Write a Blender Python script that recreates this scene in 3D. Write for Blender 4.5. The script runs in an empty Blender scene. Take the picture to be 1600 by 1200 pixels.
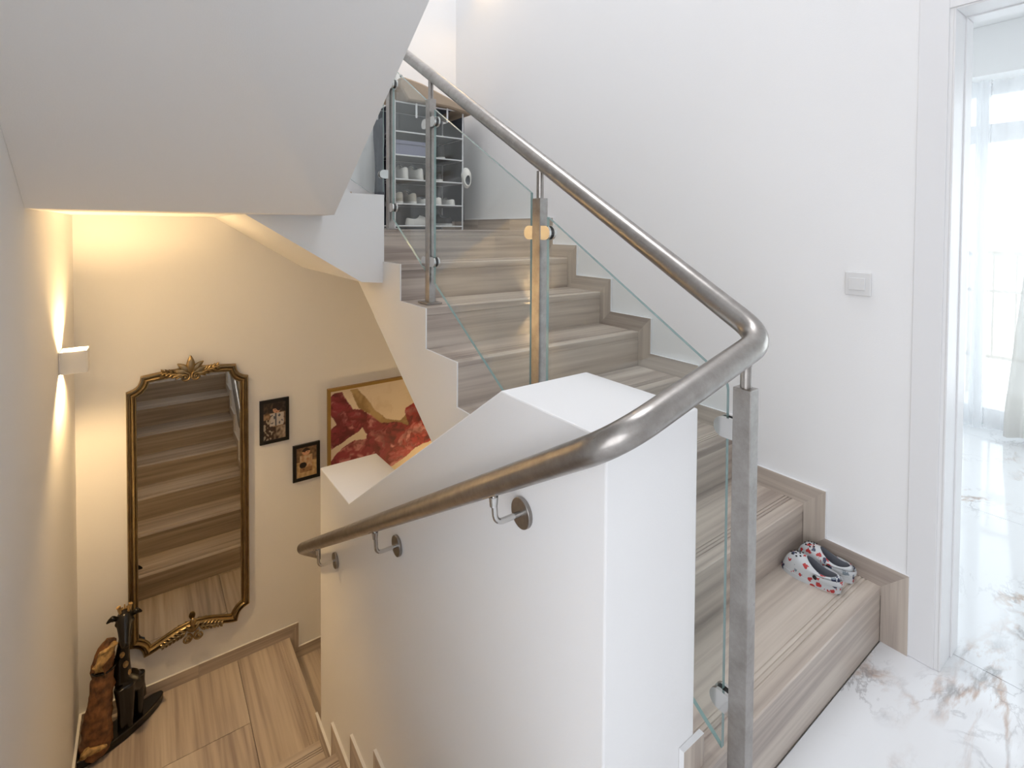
import bpy, bmesh, math, random
from mathutils import Matrix, Vector
from mathutils import noise as mnoise
random.seed(7)
C = bpy.context.scene.collection
S = bpy.context.scene
PI = math.pi

# ------------------------------------------------------------------ camera, world, light, exposure
cam = bpy.data.cameras.new('camera')
camo = bpy.data.objects.new('camera', cam)
C.objects.link(camo)
CAM_YAW, CAM_PITCH, CAM_ROLL = -0.6264, -0.0226, -0.0059
camo.matrix_world = (Matrix.Translation((-1.9881, -0.6089, 1.3664)) @ Matrix.Rotation(CAM_YAW, 4, 'Z')
                     @ Matrix.Rotation(CAM_PITCH, 4, 'X') @ Matrix.Rotation(CAM_ROLL, 4, 'Y')
                     @ Matrix.Rotation(PI / 2, 4, 'X'))
cam.sensor_width = 36.0
cam.lens = 792.47 / 1600 * 36.0
cam.shift_y = (376.65 - 600) / 1600
cam.clip_start = 0.02
S.camera = camo

W = bpy.data.worlds.new('world')
S.world = W
W.use_nodes = True
bg = W.node_tree.nodes['Background']
bg.inputs[0].default_value = (0.86, 0.93, 1.0, 1)
bg.inputs[1].default_value = 2.6


def area(name, loc, rot, sx, sy, power, col):
    l = bpy.data.lights.new(name, 'AREA')
    l.shape = 'RECTANGLE'
    l.size = sx
    l.size_y = sy
    l.energy = power
    l.color = col
    o = bpy.data.objects.new(name, l)
    o.location = loc
    o.rotation_euler = rot
    C.objects.link(o)
    return o


# two added fill lights out of view, then daylight by the bedroom's long window
area('fill_light_left', (-3.75, -1.6, 1.35), (PI / 2, 0, -PI / 2 + 0.2), 2.4, 2.1, 34, (0.94, 0.955, 1.0))  # added unseen fill from the left, no window stands there
area('fill_light_overhead', (-0.68, 0.95, 5.5), (0, 0, 0), 1.1, 2.1, 50, (0.94, 0.955, 1.0))  # added overhead fill below the closed ceiling, no skylight opening
area('daylight_room_window', (2.66, 1.35, 1.25), (0, PI / 2, 0), 2.2, 1.5, 10, (0.93, 0.965, 1.0))
area('daylight_room_window_south', (2.66, -1.35, 1.25), (0, PI / 2, 0), 2.2, 1.4, 9, (0.93, 0.965, 1.0))

vs = S.view_settings
vs.view_transform = 'Standard'
vs.look = 'None'
vs.exposure = 0.43
vs.gamma = 1.0
vs.use_curve_mapping = False


# ------------------------------------------------------------------ helpers
def lin(c):
    return tuple(((v / 255) / 12.92 if v / 255 <= 0.04045 else (((v / 255) + 0.055) / 1.055) ** 2.4) for v in c) + (1.0,)


WL = {}


def wloc(o):
    return WL.get(o.name, Vector((0, 0, 0)))


class MB:
    """collects faces; build() links them as ONE mesh object"""

    def __init__(self):
        self.v = []
        self.f = []
        self.m = []

    def add(self, verts, faces, mi=0):
        n = len(self.v)
        self.v += [tuple(p) for p in verts]
        for i, f in enumerate(faces):
            self.f.append(tuple(n + k for k in f))
            self.m.append(mi if isinstance(mi, int) else mi[i])
        return self

    def box(self, x0, x1, y0, y1, z0, z1, mi=0):
        v = [(x, y, z) for z in (z0, z1) for y in (y0, y1) for x in (x0, x1)]
        return self.add(v, [(0, 2, 3, 1), (4, 5, 7, 6), (0, 1, 5, 4), (2, 6, 7, 3), (0, 4, 6, 2), (1, 3, 7, 5)], mi)

    def prism(self, poly, axis, a, b, cap=0, side=0):
        """2D polygon: axis X -> (y,z), axis Y -> (x,z), axis Z -> (x,y); extruded from a to b"""
        def P(p, t):
            if axis == 'X':
                return (t, p[0], p[1])
            if axis == 'Y':
                return (p[0], t, p[1])
            return (p[0], p[1], t)
        n = len(poly)
        v = [P(p, a) for p in poly] + [P(p, b) for p in poly]
        f = [tuple(range(n))[::-1], tuple(range(n, 2 * n))]
        f += [(i, (i + 1) % n, n + (i + 1) % n, n + i) for i in range(n)]
        return self.add(v, f, [cap, cap] + [side] * n)

    def tube(self, pts, r, n=12, cap=True, mi=0, closed=False):
        pts = [Vector(p) for p in pts]
        m = len(pts)
        rr = r if isinstance(r, (list, tuple)) else [r] * m
        T = []
        for i in range(m):
            if closed:
                t = pts[(i + 1) % m] - pts[i - 1]
            else:
                t = pts[min(i + 1, m - 1)] - pts[max(i - 1, 0)]
            T.append(t.normalized())
        up = Vector((0, 0, 1)) if abs(T[0].z) < 0.9 else Vector((1, 0, 0))
        nrm = (up - T[0] * up.dot(T[0])).normalized()
        v = []
        for i in range(m):
            nrm = (nrm - T[i] * nrm.dot(T[i])).normalized()
            bn = T[i].cross(nrm)
            for k in range(n):
                a = 2 * PI * k / n
                v.append(pts[i] + (nrm * math.cos(a) + bn * math.sin(a)) * rr[i])
        f = []
        for i in range(m if closed else m - 1):
            j = (i + 1) % m
            for k in range(n):
                k2 = (k + 1) % n
                f.append((i * n + k, i * n + k2, j * n + k2, j * n + k))
        if cap and not closed:
            f.append(tuple(range(n))[::-1])
            f.append(tuple(range((m - 1) * n, m * n)))
        return self.add(v, f, mi)

    def rings(self, rings, cap0=True, cap1=True, mi=0):
        n = len(rings[0])
        v = [p for r in rings for p in r]
        f = []
        for i in range(len(rings) - 1):
            for k in range(n):
                k2 = (k + 1) % n
                f.append((i * n + k, i * n + k2, (i + 1) * n + k2, (i + 1) * n + k))
        if cap0:
            f.append(tuple(range(n))[::-1])
        if cap1:
            f.append(tuple(range((len(rings) - 1) * n, len(rings) * n)))
        return self.add(v, f, mi)

    def ball(self, c, r, n=12, m=8, mi=0, M=None):
        rx, ry, rz = r if isinstance(r, (tuple, list)) else (r, r, r)
        rg = []
        for i in range(m + 1):
            a = PI * (i + 0.02) / (m + 0.04)
            rg.append([Vector((rx * math.sin(a) * math.cos(2 * PI * k / n), ry * math.sin(a) * math.sin(2 * PI * k / n), -rz * math.cos(a))) for k in range(n)])
        rg = [[(M @ p if M else p) + Vector(c) for p in r_] for r_ in rg]
        return self.rings(rg, True, True, mi)

    def build(self, name, mat, parent=None, smooth=False, bevel=0.0, xf=None):
        me = bpy.data.meshes.new(name)
        vv = [Vector(p) for p in self.v]
        if xf:
            vv = [xf @ p for p in vv]
        org = Vector((0, 0, 0))
        if parent is None and vv:
            xs = [p.x for p in vv]; ys = [p.y for p in vv]; zs = [p.z for p in vv]
            org = Vector(((min(xs) + max(xs)) / 2, (min(ys) + max(ys)) / 2, min(zs)))
        me.from_pydata([tuple(p - org) for p in vv], [], self.f)
        mats = mat if isinstance(mat, (list, tuple)) else [mat]
        for m in mats:
            me.materials.append(m)
        for i, p in enumerate(me.polygons):
            p.material_index = self.m[i]
        bm = bmesh.new(); bm.from_mesh(me)
        bmesh.ops.recalc_face_normals(bm, faces=bm.faces)
        bm.to_mesh(me); bm.free()
        if smooth:
            me.polygons.foreach_set('use_smooth', [True] * len(me.polygons))
            try:
                me.set_sharp_from_angle(angle=math.radians(40))
            except Exception:
                pass
        me.update()
        o = bpy.data.objects.new(name, me)
        C.objects.link(o)
        o.location = org
        WL[o.name] = org.copy()
        if parent is not None:
            adopt(o, parent)
        if bevel:
            b = o.modifiers.new('bevel', 'BEVEL')
            b.width = bevel
            b.segments = 2
            b.limit_method = 'ANGLE'
        return o


def adopt(o, parent):
    o.parent = parent
    o.matrix_parent_inverse = Matrix.Translation(-wloc(parent))


def tag(o, label, cat, group=None):
    o['label'] = label
    o['category'] = cat
    if group:
        o['group'] = group
    return o


def struct(o, label=None):
    o['kind'] = 'structure'
    if label:
        o['label'] = label
    return o


def thing(name, label, cat, loc, group=None):
    o = bpy.data.objects.new(name, None)
    o.empty_display_size = 0.05
    C.objects.link(o)
    o.location = loc
    WL[o.name] = Vector(loc)
    return tag(o, label, cat, group)


# ------------------------------------------------------------------ materials
def newmat(name):
    m = bpy.data.materials.new(name)
    m.use_nodes = True
    nt = m.node_tree
    return m, nt, nt.nodes['Principled BSDF']


def N(nt, t, **k):
    n = nt.nodes.new(t)
    for a, b in k.items():
        setattr(n, a, b)
    return n


def ramp(nt, stops):
    r = N(nt, 'ShaderNodeValToRGB')
    cr = r.color_ramp
    while len(cr.elements) < len(stops):
        cr.elements.new(0.5)
    for e, (p, c) in zip(cr.elements, stops):
        e.position = p
        e.color = c
    return r


def plain(name, col, rough=0.5, metal=0.0, bump=0.0, bscale=200, spec=0.5, var=0.0, vscale=8):
    m, nt, b = newmat(name)
    b.inputs['Base Color'].default_value = lin(col)
    b.inputs['Roughness'].default_value = rough
    b.inputs['Metallic'].default_value = metal
    b.inputs['Specular IOR Level'].default_value = spec
    if bump or var:
        tc = N(nt, 'ShaderNodeTexCoord')
    if bump:
        n = N(nt, 'ShaderNodeTexNoise')
        n.inputs['Scale'].default_value = bscale
        n.inputs['Detail'].default_value = 3
        nt.links.new(tc.outputs['Object'], n.inputs['Vector'])
        bp = N(nt, 'ShaderNodeBump')
        bp.inputs['Strength'].default_value = bump
        bp.inputs['Distance'].default_value = 0.002
        nt.links.new(n.outputs['Fac'], bp.inputs['Height'])
        nt.links.new(bp.outputs['Normal'], b.inputs['Normal'])
    if var:
        n2 = N(nt, 'ShaderNodeTexNoise')
        n2.inputs['Scale'].default_value = vscale
        n2.inputs['Detail'].default_value = 4
        nt.links.new(tc.outputs['Object'], n2.inputs['Vector'])
        c = lin(col)
        lo = tuple(max(0, v * (1 - var)) for v in c[:3]) + (1,)
        hi = tuple(min(1, v * (1 + var)) for v in c[:3]) + (1,)
        r = ramp(nt, [(0.3, lo), (0.7, hi)])
        nt.links.new(n2.outputs['Fac'], r.inputs['Fac'])
        nt.links.new(r.outputs['Color'], b.inputs['Base Color'])
    return m


def stone(name, vein, pal, rough=0.38):
    """veined grey-brown stone, the veins running along the axis `vein`"""
    m, nt, b = newmat(name)
    tc = N(nt, 'ShaderNodeTexCoord')
    oi = N(nt, 'ShaderNodeObjectInfo')
    mul = N(nt, 'ShaderNodeMath', operation='MULTIPLY')
    mul.inputs[1].default_value = 37.0
    nt.links.new(oi.outputs['Random'], mul.inputs[0])
    add = N(nt, 'ShaderNodeVectorMath', operation='ADD')
    nt.links.new(tc.outputs['Object'], add.inputs[0])
    nt.links.new(mul.outputs[0], add.inputs[1])
    outs = []
    for lo, hi, det, dis in ((0.55, 13.0, 4, 0.5), (1.4, 46.0, 6, 0.35)):
        mp = N(nt, 'ShaderNodeMapping')
        mp.inputs['Scale'].default_value = tuple(lo if a == vein else hi for a in 'XYZ')
        nt.links.new(add.outputs[0], mp.inputs['Vector'])
        n = N(nt, 'ShaderNodeTexNoise')
        n.inputs['Scale'].default_value = 1.0
        n.inputs['Detail'].default_value = det
        n.inputs['Distortion'].default_value = dis
        nt.links.new(mp.outputs[0], n.inputs['Vector'])
        outs.append(n)
    mx = N(nt, 'ShaderNodeMix')
    mx.inputs['Factor'].default_value = 0.45
    nt.links.new(outs[0].outputs['Fac'], mx.inputs['A'])
    nt.links.new(outs[1].outputs['Fac'], mx.inputs['B'])
    r = ramp(nt, [(0.30, lin(pal[0])), (0.43, lin(pal[1])), (0.53, lin(pal[2])), (0.66, lin(pal[3]))])
    nt.links.new(mx.outputs['Result'], r.inputs['Fac'])
    nt.links.new(r.outputs['Color'], b.inputs['Base Color'])
    b.inputs['Roughness'].default_value = rough
    bp = N(nt, 'ShaderNodeBump')
    bp.inputs['Strength'].default_value = 0.12
    bp.inputs['Distance'].default_value = 0.001
    nt.links.new(outs[1].outputs['Fac'], bp.inputs['Height'])
    nt.links.new(bp.outputs['Normal'], b.inputs['Normal'])
    return m


PAL = ((138, 126, 117), (170, 157, 147), (192, 180, 168), (209, 198, 186))
STX = stone('vein_stone_across', 'X', PAL)
STY = stone('vein_stone_along', 'Y', PAL)
STZ = stone('vein_stone_upright', 'Z', PAL)


def marble():
    m, nt, b = newmat('white_marble')
    tc = N(nt, 'ShaderNodeTexCoord')
    mp = N(nt, 'ShaderNodeMapping')
    mp.inputs['Rotation'].default_value = (0, 0, 0.55)
    mp.inputs['Scale'].default_value = (1.0, 1.9, 1.0)
    mp.inputs['Location'].default_value = (3.1, 1.7, 0)
    nt.links.new(tc.outputs['Object'], mp.inputs['Vector'])

    def vein(scale, det, dist, width, off):
        n = N(nt, 'ShaderNodeTexNoise')
        n.inputs['Scale'].default_value = scale
        n.inputs['Detail'].default_value = det
        n.inputs['Roughness'].default_value = 0.6
        n.inputs['Distortion'].default_value = dist
        ad = N(nt, 'ShaderNodeVectorMath', operation='ADD')
        ad.inputs[1].default_value = (off, off * 0.7, off * 0.3)
        nt.links.new(mp.outputs[0], ad.inputs[0])
        nt.links.new(ad.outputs[0], n.inputs['Vector'])
        s = N(nt, 'ShaderNodeMath', operation='SUBTRACT')
        s.inputs[1].default_value = 0.5
        nt.links.new(n.outputs['Fac'], s.inputs[0])
        a = N(nt, 'ShaderNodeMath', operation='ABSOLUTE')
        nt.links.new(s.outputs[0], a.inputs[0])
        r = ramp(nt, [(0.0, (1, 1, 1, 1)), (width, (0, 0, 0, 1))])
        nt.links.new(a.outputs[0], r.inputs['Fac'])
        return r

    v1 = vein(1.15, 9, 0.7, 0.035, 0.0)
    v2 = vein(2.6, 10, 0.6, 0.016, 5.3)
    msk = N(nt, 'ShaderNodeTexNoise')
    msk.inputs['Scale'].default_value = 1.7
    msk.inputs['Detail'].default_value = 2
    nt.links.new(mp.outputs[0], msk.inputs['Vector'])
    mr = ramp(nt, [(0.48, (0, 0, 0, 1)), (0.66, (1, 1, 1, 1))])
    nt.links.new(msk.outputs['Fac'], mr.inputs['Fac'])
    f1 = N(nt, 'ShaderNodeMath', operation='MULTIPLY')
    nt.links.new(v1.outputs['Color'], f1.inputs[0])
    nt.links.new(mr.outputs['Color'], f1.inputs[1])
    hue = N(nt, 'ShaderNodeTexNoise')
    hue.inputs['Scale'].default_value = 9
    nt.links.new(mp.outputs[0], hue.inputs['Vector'])
    hr = ramp(nt, [(0.36, lin((104, 96, 94))), (0.5, lin((168, 126, 92))), (0.7, lin((186, 168, 150)))])
    nt.links.new(hue.outputs['Fac'], hr.inputs['Fac'])
    m1 = N(nt, 'ShaderNodeMix', data_type='RGBA')
    m1.inputs[6].default_value = lin((233, 234, 236))
    nt.links.new(hr.outputs['Color'], m1.inputs[7])
    k1 = N(nt, 'ShaderNodeMath', operation='MULTIPLY')
    k1.inputs[1].default_value = 0.85
    nt.links.new(f1.outputs[0], k1.inputs[0])
    nt.links.new(k1.outputs[0], m1.inputs[0])
    m2 = N(nt, 'ShaderNodeMix', data_type='RGBA')
    nt.links.new(m1.outputs[2], m2.inputs[6])
    m2.inputs[7].default_value = lin((150, 148, 150))
    k2 = N(nt, 'ShaderNodeMath', operation='MULTIPLY')
    k2.inputs[1].default_value = 0.6
    nt.links.new(v2.outputs['Color'], k2.inputs[0])
    k3 = N(nt, 'ShaderNodeMath', operation='MULTIPLY')
    nt.links.new(k2.outputs[0], k3.inputs[0])
    nt.links.new(mr.outputs['Color'], k3.inputs[1])
    nt.links.new(k3.outputs[0], m2.inputs[0])
    nt.links.new(m2.outputs[2], b.inputs['Base Color'])
    b.inputs['Roughness'].default_value = 0.06
    return m


def steel():
    m, nt, b = newmat('brushed_steel')
    tc = N(nt, 'ShaderNodeTexCoord')
    n = N(nt, 'ShaderNodeTexNoise')
    n.inputs['Scale'].default_value = 28
    n.inputs['Detail'].default_value = 6
    n.inputs['Roughness'].default_value = 0.7
    nt.links.new(tc.outputs['Object'], n.inputs['Vector'])
    r = ramp(nt, [(0.3, lin((148, 143, 138))), (0.65, lin((168, 164, 160)))])
    nt.links.new(n.outputs['Fac'], r.inputs['Fac'])
    nt.links.new(r.outputs['Color'], b.inputs['Base Color'])
    rr = ramp(nt, [(0.3, (0.34, 0.34, 0.34, 1)), (0.7, (0.27, 0.27, 0.27, 1))])
    nt.links.new(n.outputs['Fac'], rr.inputs['Fac'])
    nt.links.new(rr.outputs['Color'], b.inputs['Roughness'])
    b.inputs['Metallic'].default_value = 1.0
    return m


def glass(name, tint, base=0.035):
    m, nt, b = newmat(name)
    out = nt.nodes['Material Output']
    nt.nodes.remove(b)
    tr = N(nt, 'ShaderNodeBsdfTransparent')
    tr.inputs[0].default_value = tint + (1,)
    gl = N(nt, 'ShaderNodeBsdfGlossy')
    gl.inputs['Roughness'].default_value = 0.01
    gl.inputs['Color'].default_value = (1, 1, 1, 1)
    lw = N(nt, 'ShaderNodeLayerWeight')
    lw.inputs['Blend'].default_value = 0.5
    pw = N(nt, 'ShaderNodeMath', operation='POWER')
    pw.inputs[1].default_value = 5.0
    nt.links.new(lw.outputs['Facing'], pw.inputs[0])
    mu = N(nt, 'ShaderNodeMath', operation='MULTIPLY_ADD')
    mu.inputs[1].default_value = 0.9
    mu.inputs[2].default_value = base
    nt.links.new(pw.outputs[0], mu.inputs[0])
    mx = N(nt, 'ShaderNodeMixShader')
    nt.links.new(mu.outputs[0], mx.inputs[0])
    nt.links.new(tr.outputs[0], mx.inputs[1])
    nt.links.new(gl.outputs[0], mx.inputs[2])
    nt.links.new(mx.outputs[0], out.inputs['Surface'])
    return m


def sheer(name, col, see):
    m, nt, b = newmat(name)
    out = nt.nodes['Material Output']
    nt.nodes.remove(b)
    tr = N(nt, 'ShaderNodeBsdfTransparent')
    tl = N(nt, 'ShaderNodeBsdfTranslucent')
    tl.inputs[0].default_value = lin(col)
    df = N(nt, 'ShaderNodeBsdfDiffuse')
    df.inputs[0].default_value = lin(col)
    m1 = N(nt, 'ShaderNodeMixShader')
    m1.inputs[0].default_value = 0.5
    nt.links.new(tl.outputs[0], m1.inputs[1])
    nt.links.new(df.outputs[0], m1.inputs[2])
    m2 = N(nt, 'ShaderNodeMixShader')
    m2.inputs[0].default_value = see
    nt.links.new(m1.outputs[0], m2.inputs[1])
    nt.links.new(tr.outputs[0], m2.inputs[2])
    nt.links.new(m2.outputs[0], out.inputs['Surface'])
    return m


def emit(name, col, s):
    m, nt, b = newmat(name)
    b.inputs['Base Color'].default_value = col + (1,)
    b.inputs['Emission Color'].default_value = col + (1,)
    b.inputs['Emission Strength'].default_value = s
    return m


def vcol(name, rough=0.6):
    m, nt, b = newmat(name)
    a = N(nt, 'ShaderNodeVertexColor', layer_name='print')
    nt.links.new(a.outputs['Color'], b.inputs['Base Color'])
    b.inputs['Roughness'].default_value = rough
    return m


def spots():
    m, nt, b = newmat('printed_foam')
    tc = N(nt, 'ShaderNodeTexCoord')
    v = N(nt, 'ShaderNodeTexVoronoi')
    v.inputs['Scale'].default_value = 62
    wn = N(nt, 'ShaderNodeTexNoise')
    wn.inputs['Scale'].default_value = 90
    nt.links.new(tc.outputs['Object'], wn.inputs['Vector'])
    wm = N(nt, 'ShaderNodeVectorMath', operation='MULTIPLY_ADD')
    wm.inputs[1].default_value = (0.022, 0.022, 0.022)
    nt.links.new(wn.outputs['Color'], wm.inputs[0])
    nt.links.new(tc.outputs['Object'], wm.inputs[2])
    nt.links.new(wm.outputs[0], v.inputs['Vector'])
    r = ramp(nt, [(0.44, (1, 1, 1, 1)), (0.50, (0, 0, 0, 1))])
    nt.links.new(v.outputs['Distance'], r.inputs['Fac'])
    sep = N(nt, 'ShaderNodeSeparateColor')
    nt.links.new(v.outputs['Color'], sep.inputs[0])
    cr = ramp(nt, [(0.0, lin((196, 199, 201))), (0.42, lin((176, 52, 52))), (0.63, lin((52, 60, 86))), (0.8, lin((120, 132, 140))), (0.9, lin((196, 199, 201)))])
    cr.color_ramp.interpolation = 'CONSTANT'
    nt.links.new(sep.outputs[0], cr.inputs['Fac'])
    mx = N(nt, 'ShaderNodeMix', data_type='RGBA')
    mx.inputs[6].default_value = lin((196, 199, 201))
    nt.links.new(r.outputs['Color'], mx.inputs[0])
    nt.links.new(cr.outputs['Color'], mx.inputs[7])
    nt.links.new(mx.outputs[2], b.inputs['Base Color'])
    b.inputs['Roughness'].default_value = 0.45
    return m


PAINT = plain('white_wall_paint', (242, 242, 242), 0.75, bump=0.12, bscale=260, spec=0.25)
TRIM = plain('white_gloss_trim', (235, 235, 236), 0.35)
MARBLE = marble()
GROUT = plain('pale_grout', (206, 204, 200), 0.8)
STEEL = steel()
CHROME = plain('polished_chrome', (205, 204, 202), 0.12, 1.0)
BLACKR = plain('black_rubber', (22, 22, 23), 0.6)
GLASS = glass('clear_glass', (0.95, 0.97, 0.965))
GLASSE = plain('green_glass_edge', (134, 160, 156), 0.15)
GOLD = plain('antique_gold', (150, 130, 96), 0.3, 0.9, bump=0.08, bscale=90, var=0.22, vscale=20)
MIRROR = plain('silvered_mirror', (196, 193, 186), 0.015, 1.0)
BLACKF = plain('black_frame', (18, 17, 17), 0.4)
GOLDW = plain('gilt_picture_frame', (164, 132, 74), 0.45, 0.3)
PRINT = vcol('printed_picture', 0.45)
PLASTIC = plain('white_plastic', (226, 226, 226), 0.4)
WHITEMETAL = plain('white_coated_tube', (225, 226, 228), 0.35)
GREYCLOTH = plain('dark_grey_cloth', (86, 90, 98), 0.9, bump=0.3, bscale=300, var=0.15, vscale=6)
LILAC = plain('lilac_card', (128, 130, 152), 0.7)
TAN = plain('tan_fabric', (170, 152, 132), 0.85, bump=0.3, bscale=220)
SHOEW = plain('white_shoe', (228, 226, 220), 0.6)
SHOEB = plain('grey_beige_shoe', (176, 170, 156), 0.7)
SHOEG = plain('grey_lining', (112, 116, 122), 0.8)
SHOEK = plain('black_shoe', (30, 30, 33), 0.5)
FOAM = spots()
FOAMIN = plain('grey_foam', (128, 130, 138), 0.6)
LAMPIN = emit('lamp_glow', (1.0, 0.78, 0.45), 9.0)
SHEERA = sheer('dense_sheer', (245, 246, 248), 0.35)
SHEERB = sheer('light_sheer', (248, 248, 250), 0.52)
CURT = sheer('grey_curtain', (214, 211, 206), 0.08)
BEIGE = plain('beige_railing', (206, 190, 170), 0.6)
BARK = plain('brown_bark', (116, 78, 48), 0.5, bump=1.0, bscale=70, var=0.6, vscale=34)
EBONY = plain('ebony_black', (17, 15, 14), 0.25)
CREAM = plain('pale_gold_wood', (170, 140, 92), 0.4, bump=0.6, bscale=80, var=0.6, vscale=50)

# ------------------------------------------------------------------ dimensions
XL, YB = -2.297, 2.903                 # left wall, far wall
BX0, BX1, BY0, BY1 = -1.30, -1.015, 0.04, 1.94   # parapet block between the flights
XA = -1.035                            # open edge of the up flight
g, h = 0.2625, 0.17
SK = 0.075                             # skirting height
ST = 0.012                             # skirting thickness


def YA(k):
    return (k - 1) * g + (0.014 if k == 1 else 0) - (0.056 if k == 8 else 0)


def ZA(k):
    return 0.0 if k == 0 else (1.363 if k == 8 else k * h + 0.015)


g2, h2 = 0.2686, 0.16525


def YD(k):
    return 0.0435 + k * g2


ZL = -8 * h2                            # lower landing
ZU = ZA(8)                              # upper landing
WOLD = 5.6

# ------------------------------------------------------------------ the shell
def wall(name, polys):
    b = MB()
    for p in polys:
        b.box(*p)
    return struct(b.build(name, PAINT))


wall('wall_left', [(XL - 0.15, XL, -0.1, YB + 0.15, -3.2, WOLD), (XL - 0.15, XL, -3.1, -0.1, 2.85, WOLD)])
wall('wall_living', [(-4.1, -4.0, -3.1, 0.05, -0.2, 2.85), (-4.0, XL - 0.15, -0.1, 0.05, -0.2, 2.85)])
wall('wall_far', [(XL, 0.165, YB, YB + 0.15, -3.2, WOLD)])
DH, DY0, DY1 = 2.045, -1.12, -0.135     # doorway in the right wall
wall('wall_right', [(0, 0.165, DY1, YB, -3.2, WOLD), (0, 0.165, DY0, DY1, DH, WOLD), (0, 0.165, -3.1, DY0, -0.3, WOLD),
                    (0, 0.165, DY0, DY1, -0.3, -0.03)])
wall('wall_behind', [(-4.0, 0.165, -3.1, -3.0, -0.3, WOLD)])
wall('wall_lower', [(XL, 0.0, -0.08, 0.012, -3.2, -0.205)])  # unseen, added to keep sky light from leaking in under the hall
struct(MB().box(XL, 0, 0.012, YB, -3.3, -3.2).build('floor_lower', STX))  # unseen, added to close the stairwell against sky light from below
wb = MB()
wb.prism([(BY0, -3.2), (BY0, 0.98), (0.384, 0.98), (1.507, 0.205), (BY1, 0.19), (BY1, -3.2)], 'X', BX0, BX1)
struct(wb.build('wall_parapet', PAINT, bevel=0.004), 'thick white parapet between the two flights')
# ceilings: over the hall, and the top of the stairwell
struct(MB().box(-4.0, 0, -3.0, -1.05, 2.85, 3.1).box(-4.0, XL - 0.15, -1.05, -0.1, 2.85, 3.1).build('ceiling', PAINT))
struct(MB().box(XL, 0, -3.0, YB, WOLD, WOLD + 0.1).build('ceiling', PAINT))

# floor of white marble tiles, 1.2 m square
fl = thing('floor', 'polished white marble tile floor with brown veins', 'floor', (0, 0, -0.2))
del fl['category']
struct(fl)
sb = MB()
sb.box(XL, 0.0, -3.0, BY0, -0.2, -0.012)
sb.box(-4.0, XL, -3.0, -0.1, -0.2, -0.012)
sb.box(0.0, 0.165, DY0, DY1, -0.028, -0.012)
sb.box(0.165, 3.0, -2.6, 2.6, -0.2, -0.012)
sb.build('floor_bed', GROUT, fl)


def tile(x0, x1, y0, y1):
    e = 0.0012
    MB().box(x0 + e, x1 - e, y0 + e, y1 - e, -0.012, 0).build('tile', MARBLE, fl)


def tile_poly(poly):
    cx = sum(p[0] for p in poly) / len(poly)
    cy = sum(p[1] for p in poly) / len(poly)
    q = [(p[0] + (0.0012 if p[0] < cx else -0.0012), p[1] + (0.0012 if p[1] < cy else -0.0012)) for p in poly]
    MB().prism(q, 'Z', -0.012, 0).build('tile', MARBLE, fl)


for x0, x1 in ((-4.0, -3.478), (-3.478, -2.278)):
    for y0, y1 in ((-3.0, -1.95), (-1.95, -0.75), (-0.75, -0.1)):
        tile(x0, x1, y0, y1)
for y0, y1 in ((-3.0, -1.95), (-1.95, -0.75), (-0.75, BY0)):
    tile(-2.278, -1.078, y0, y1)
tile(-1.078, 0.0, -3.0, -1.95)
tile_poly([(-1.078, -1.95), (0.0, -1.95), (0.0, DY0), (0.122, DY0), (0.122, -0.75), (-1.078, -0.75)])
tile_poly([(-1.078, -0.75), (0.122, -0.75), (0.122, DY1), (0.0, DY1), (0.0, YA(1)), (-1.078, YA(1))])
tile_poly([(0.165, 0.6), (0.165, DY1), (0.122, DY1), (0.122, -0.6), (1.322, -0.6), (1.322, 0.6)])
tile_poly([(0.122, -0.6), (0.122, DY0), (0.165, DY0), (0.165, -1.8), (1.322, -1.8), (1.322, -0.6)])
tile(0.165, 1.322, -2.6, -1.8)
tile(0.165, 1.322, 0.6, 1.8)
tile(0.165, 1.322, 1.8, 2.6)
for x0, x1 in ((1.322, 2.522), (2.522, 3.0)):
    for y0, y1 in ((-2.6, -1.8), (-1.8, -0.6), (-0.6, 0.6), (0.6, 1.8), (1.8, 2.6)):
        tile(x0, x1, y0, y1)


# ------------------------------------------------------------------ staircases
def tread_mesh(name, y_nose, y_back, z, x0, x1, parent, mat, th=0.03):
    """stone tread with three anti-slip grooves; nose may lie at smaller or larger y"""
    s = 1 if y_back > y_nose else -1
    P = [(y_nose, z - th), (y_nose, z - 0.003), (y_nose + s * 0.003, z)]
    for d in (0.040, 0.052, 0.064):
        P += [(y_nose + s * d, z), (y_nose + s * (d + 0.001), z - 0.003), (y_nose + s * (d + 0.005), z - 0.003), (y_nose + s * (d + 0.006), z)]
    P += [(y_back, z), (y_back, z - th)]
    return MB().prism(P, 'X', x0, x1).build(name, mat, parent)


def skirt(poly, axis, a, b, parent, mat):
    return MB().prism(poly, axis, a, b, 0, 1).build('skirting_tile', [mat, TRIM], parent)


# up flight -----------------------------------------------------------------
sa = thing('staircase', 'grey veined stone staircase climbing along the white wall', 'staircase', (-0.5, 0.9, 0))
P = [(YA(1) + 0.021, 0.0)]
for k in range(1, 9):
    P.append((YA(k) + 0.021, ZA(k) - 0.03))
    if k < 8:
        P.append((YA(k + 1) + 0.021, ZA(k) - 0.03))
P += [(YB, ZU - 0.03), (YB, 1.09), (2.19, 1.09), (0.513, 0.0)]
MB().prism(P, 'X', XA + 0.004, -0.0005).build('stringer', PAINT, sa)
P = []
for k in range(1, 9):
    P += [(YA(k), ZA(k - 1)), (YA(k), ZA(k))]
P += [(1.90, ZU), (1.90, 0.92), (0.513, 0.0)]
MB().prism(P, 'X', XA - 0.006, XA - 0.0003).build('stringer', PAINT, sa)
for k in range(1, 8):
    tread_mesh('tread', YA(k), YA(k + 1) + 0.02, ZA(k), XA, -0.0005, sa, STX)
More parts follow.
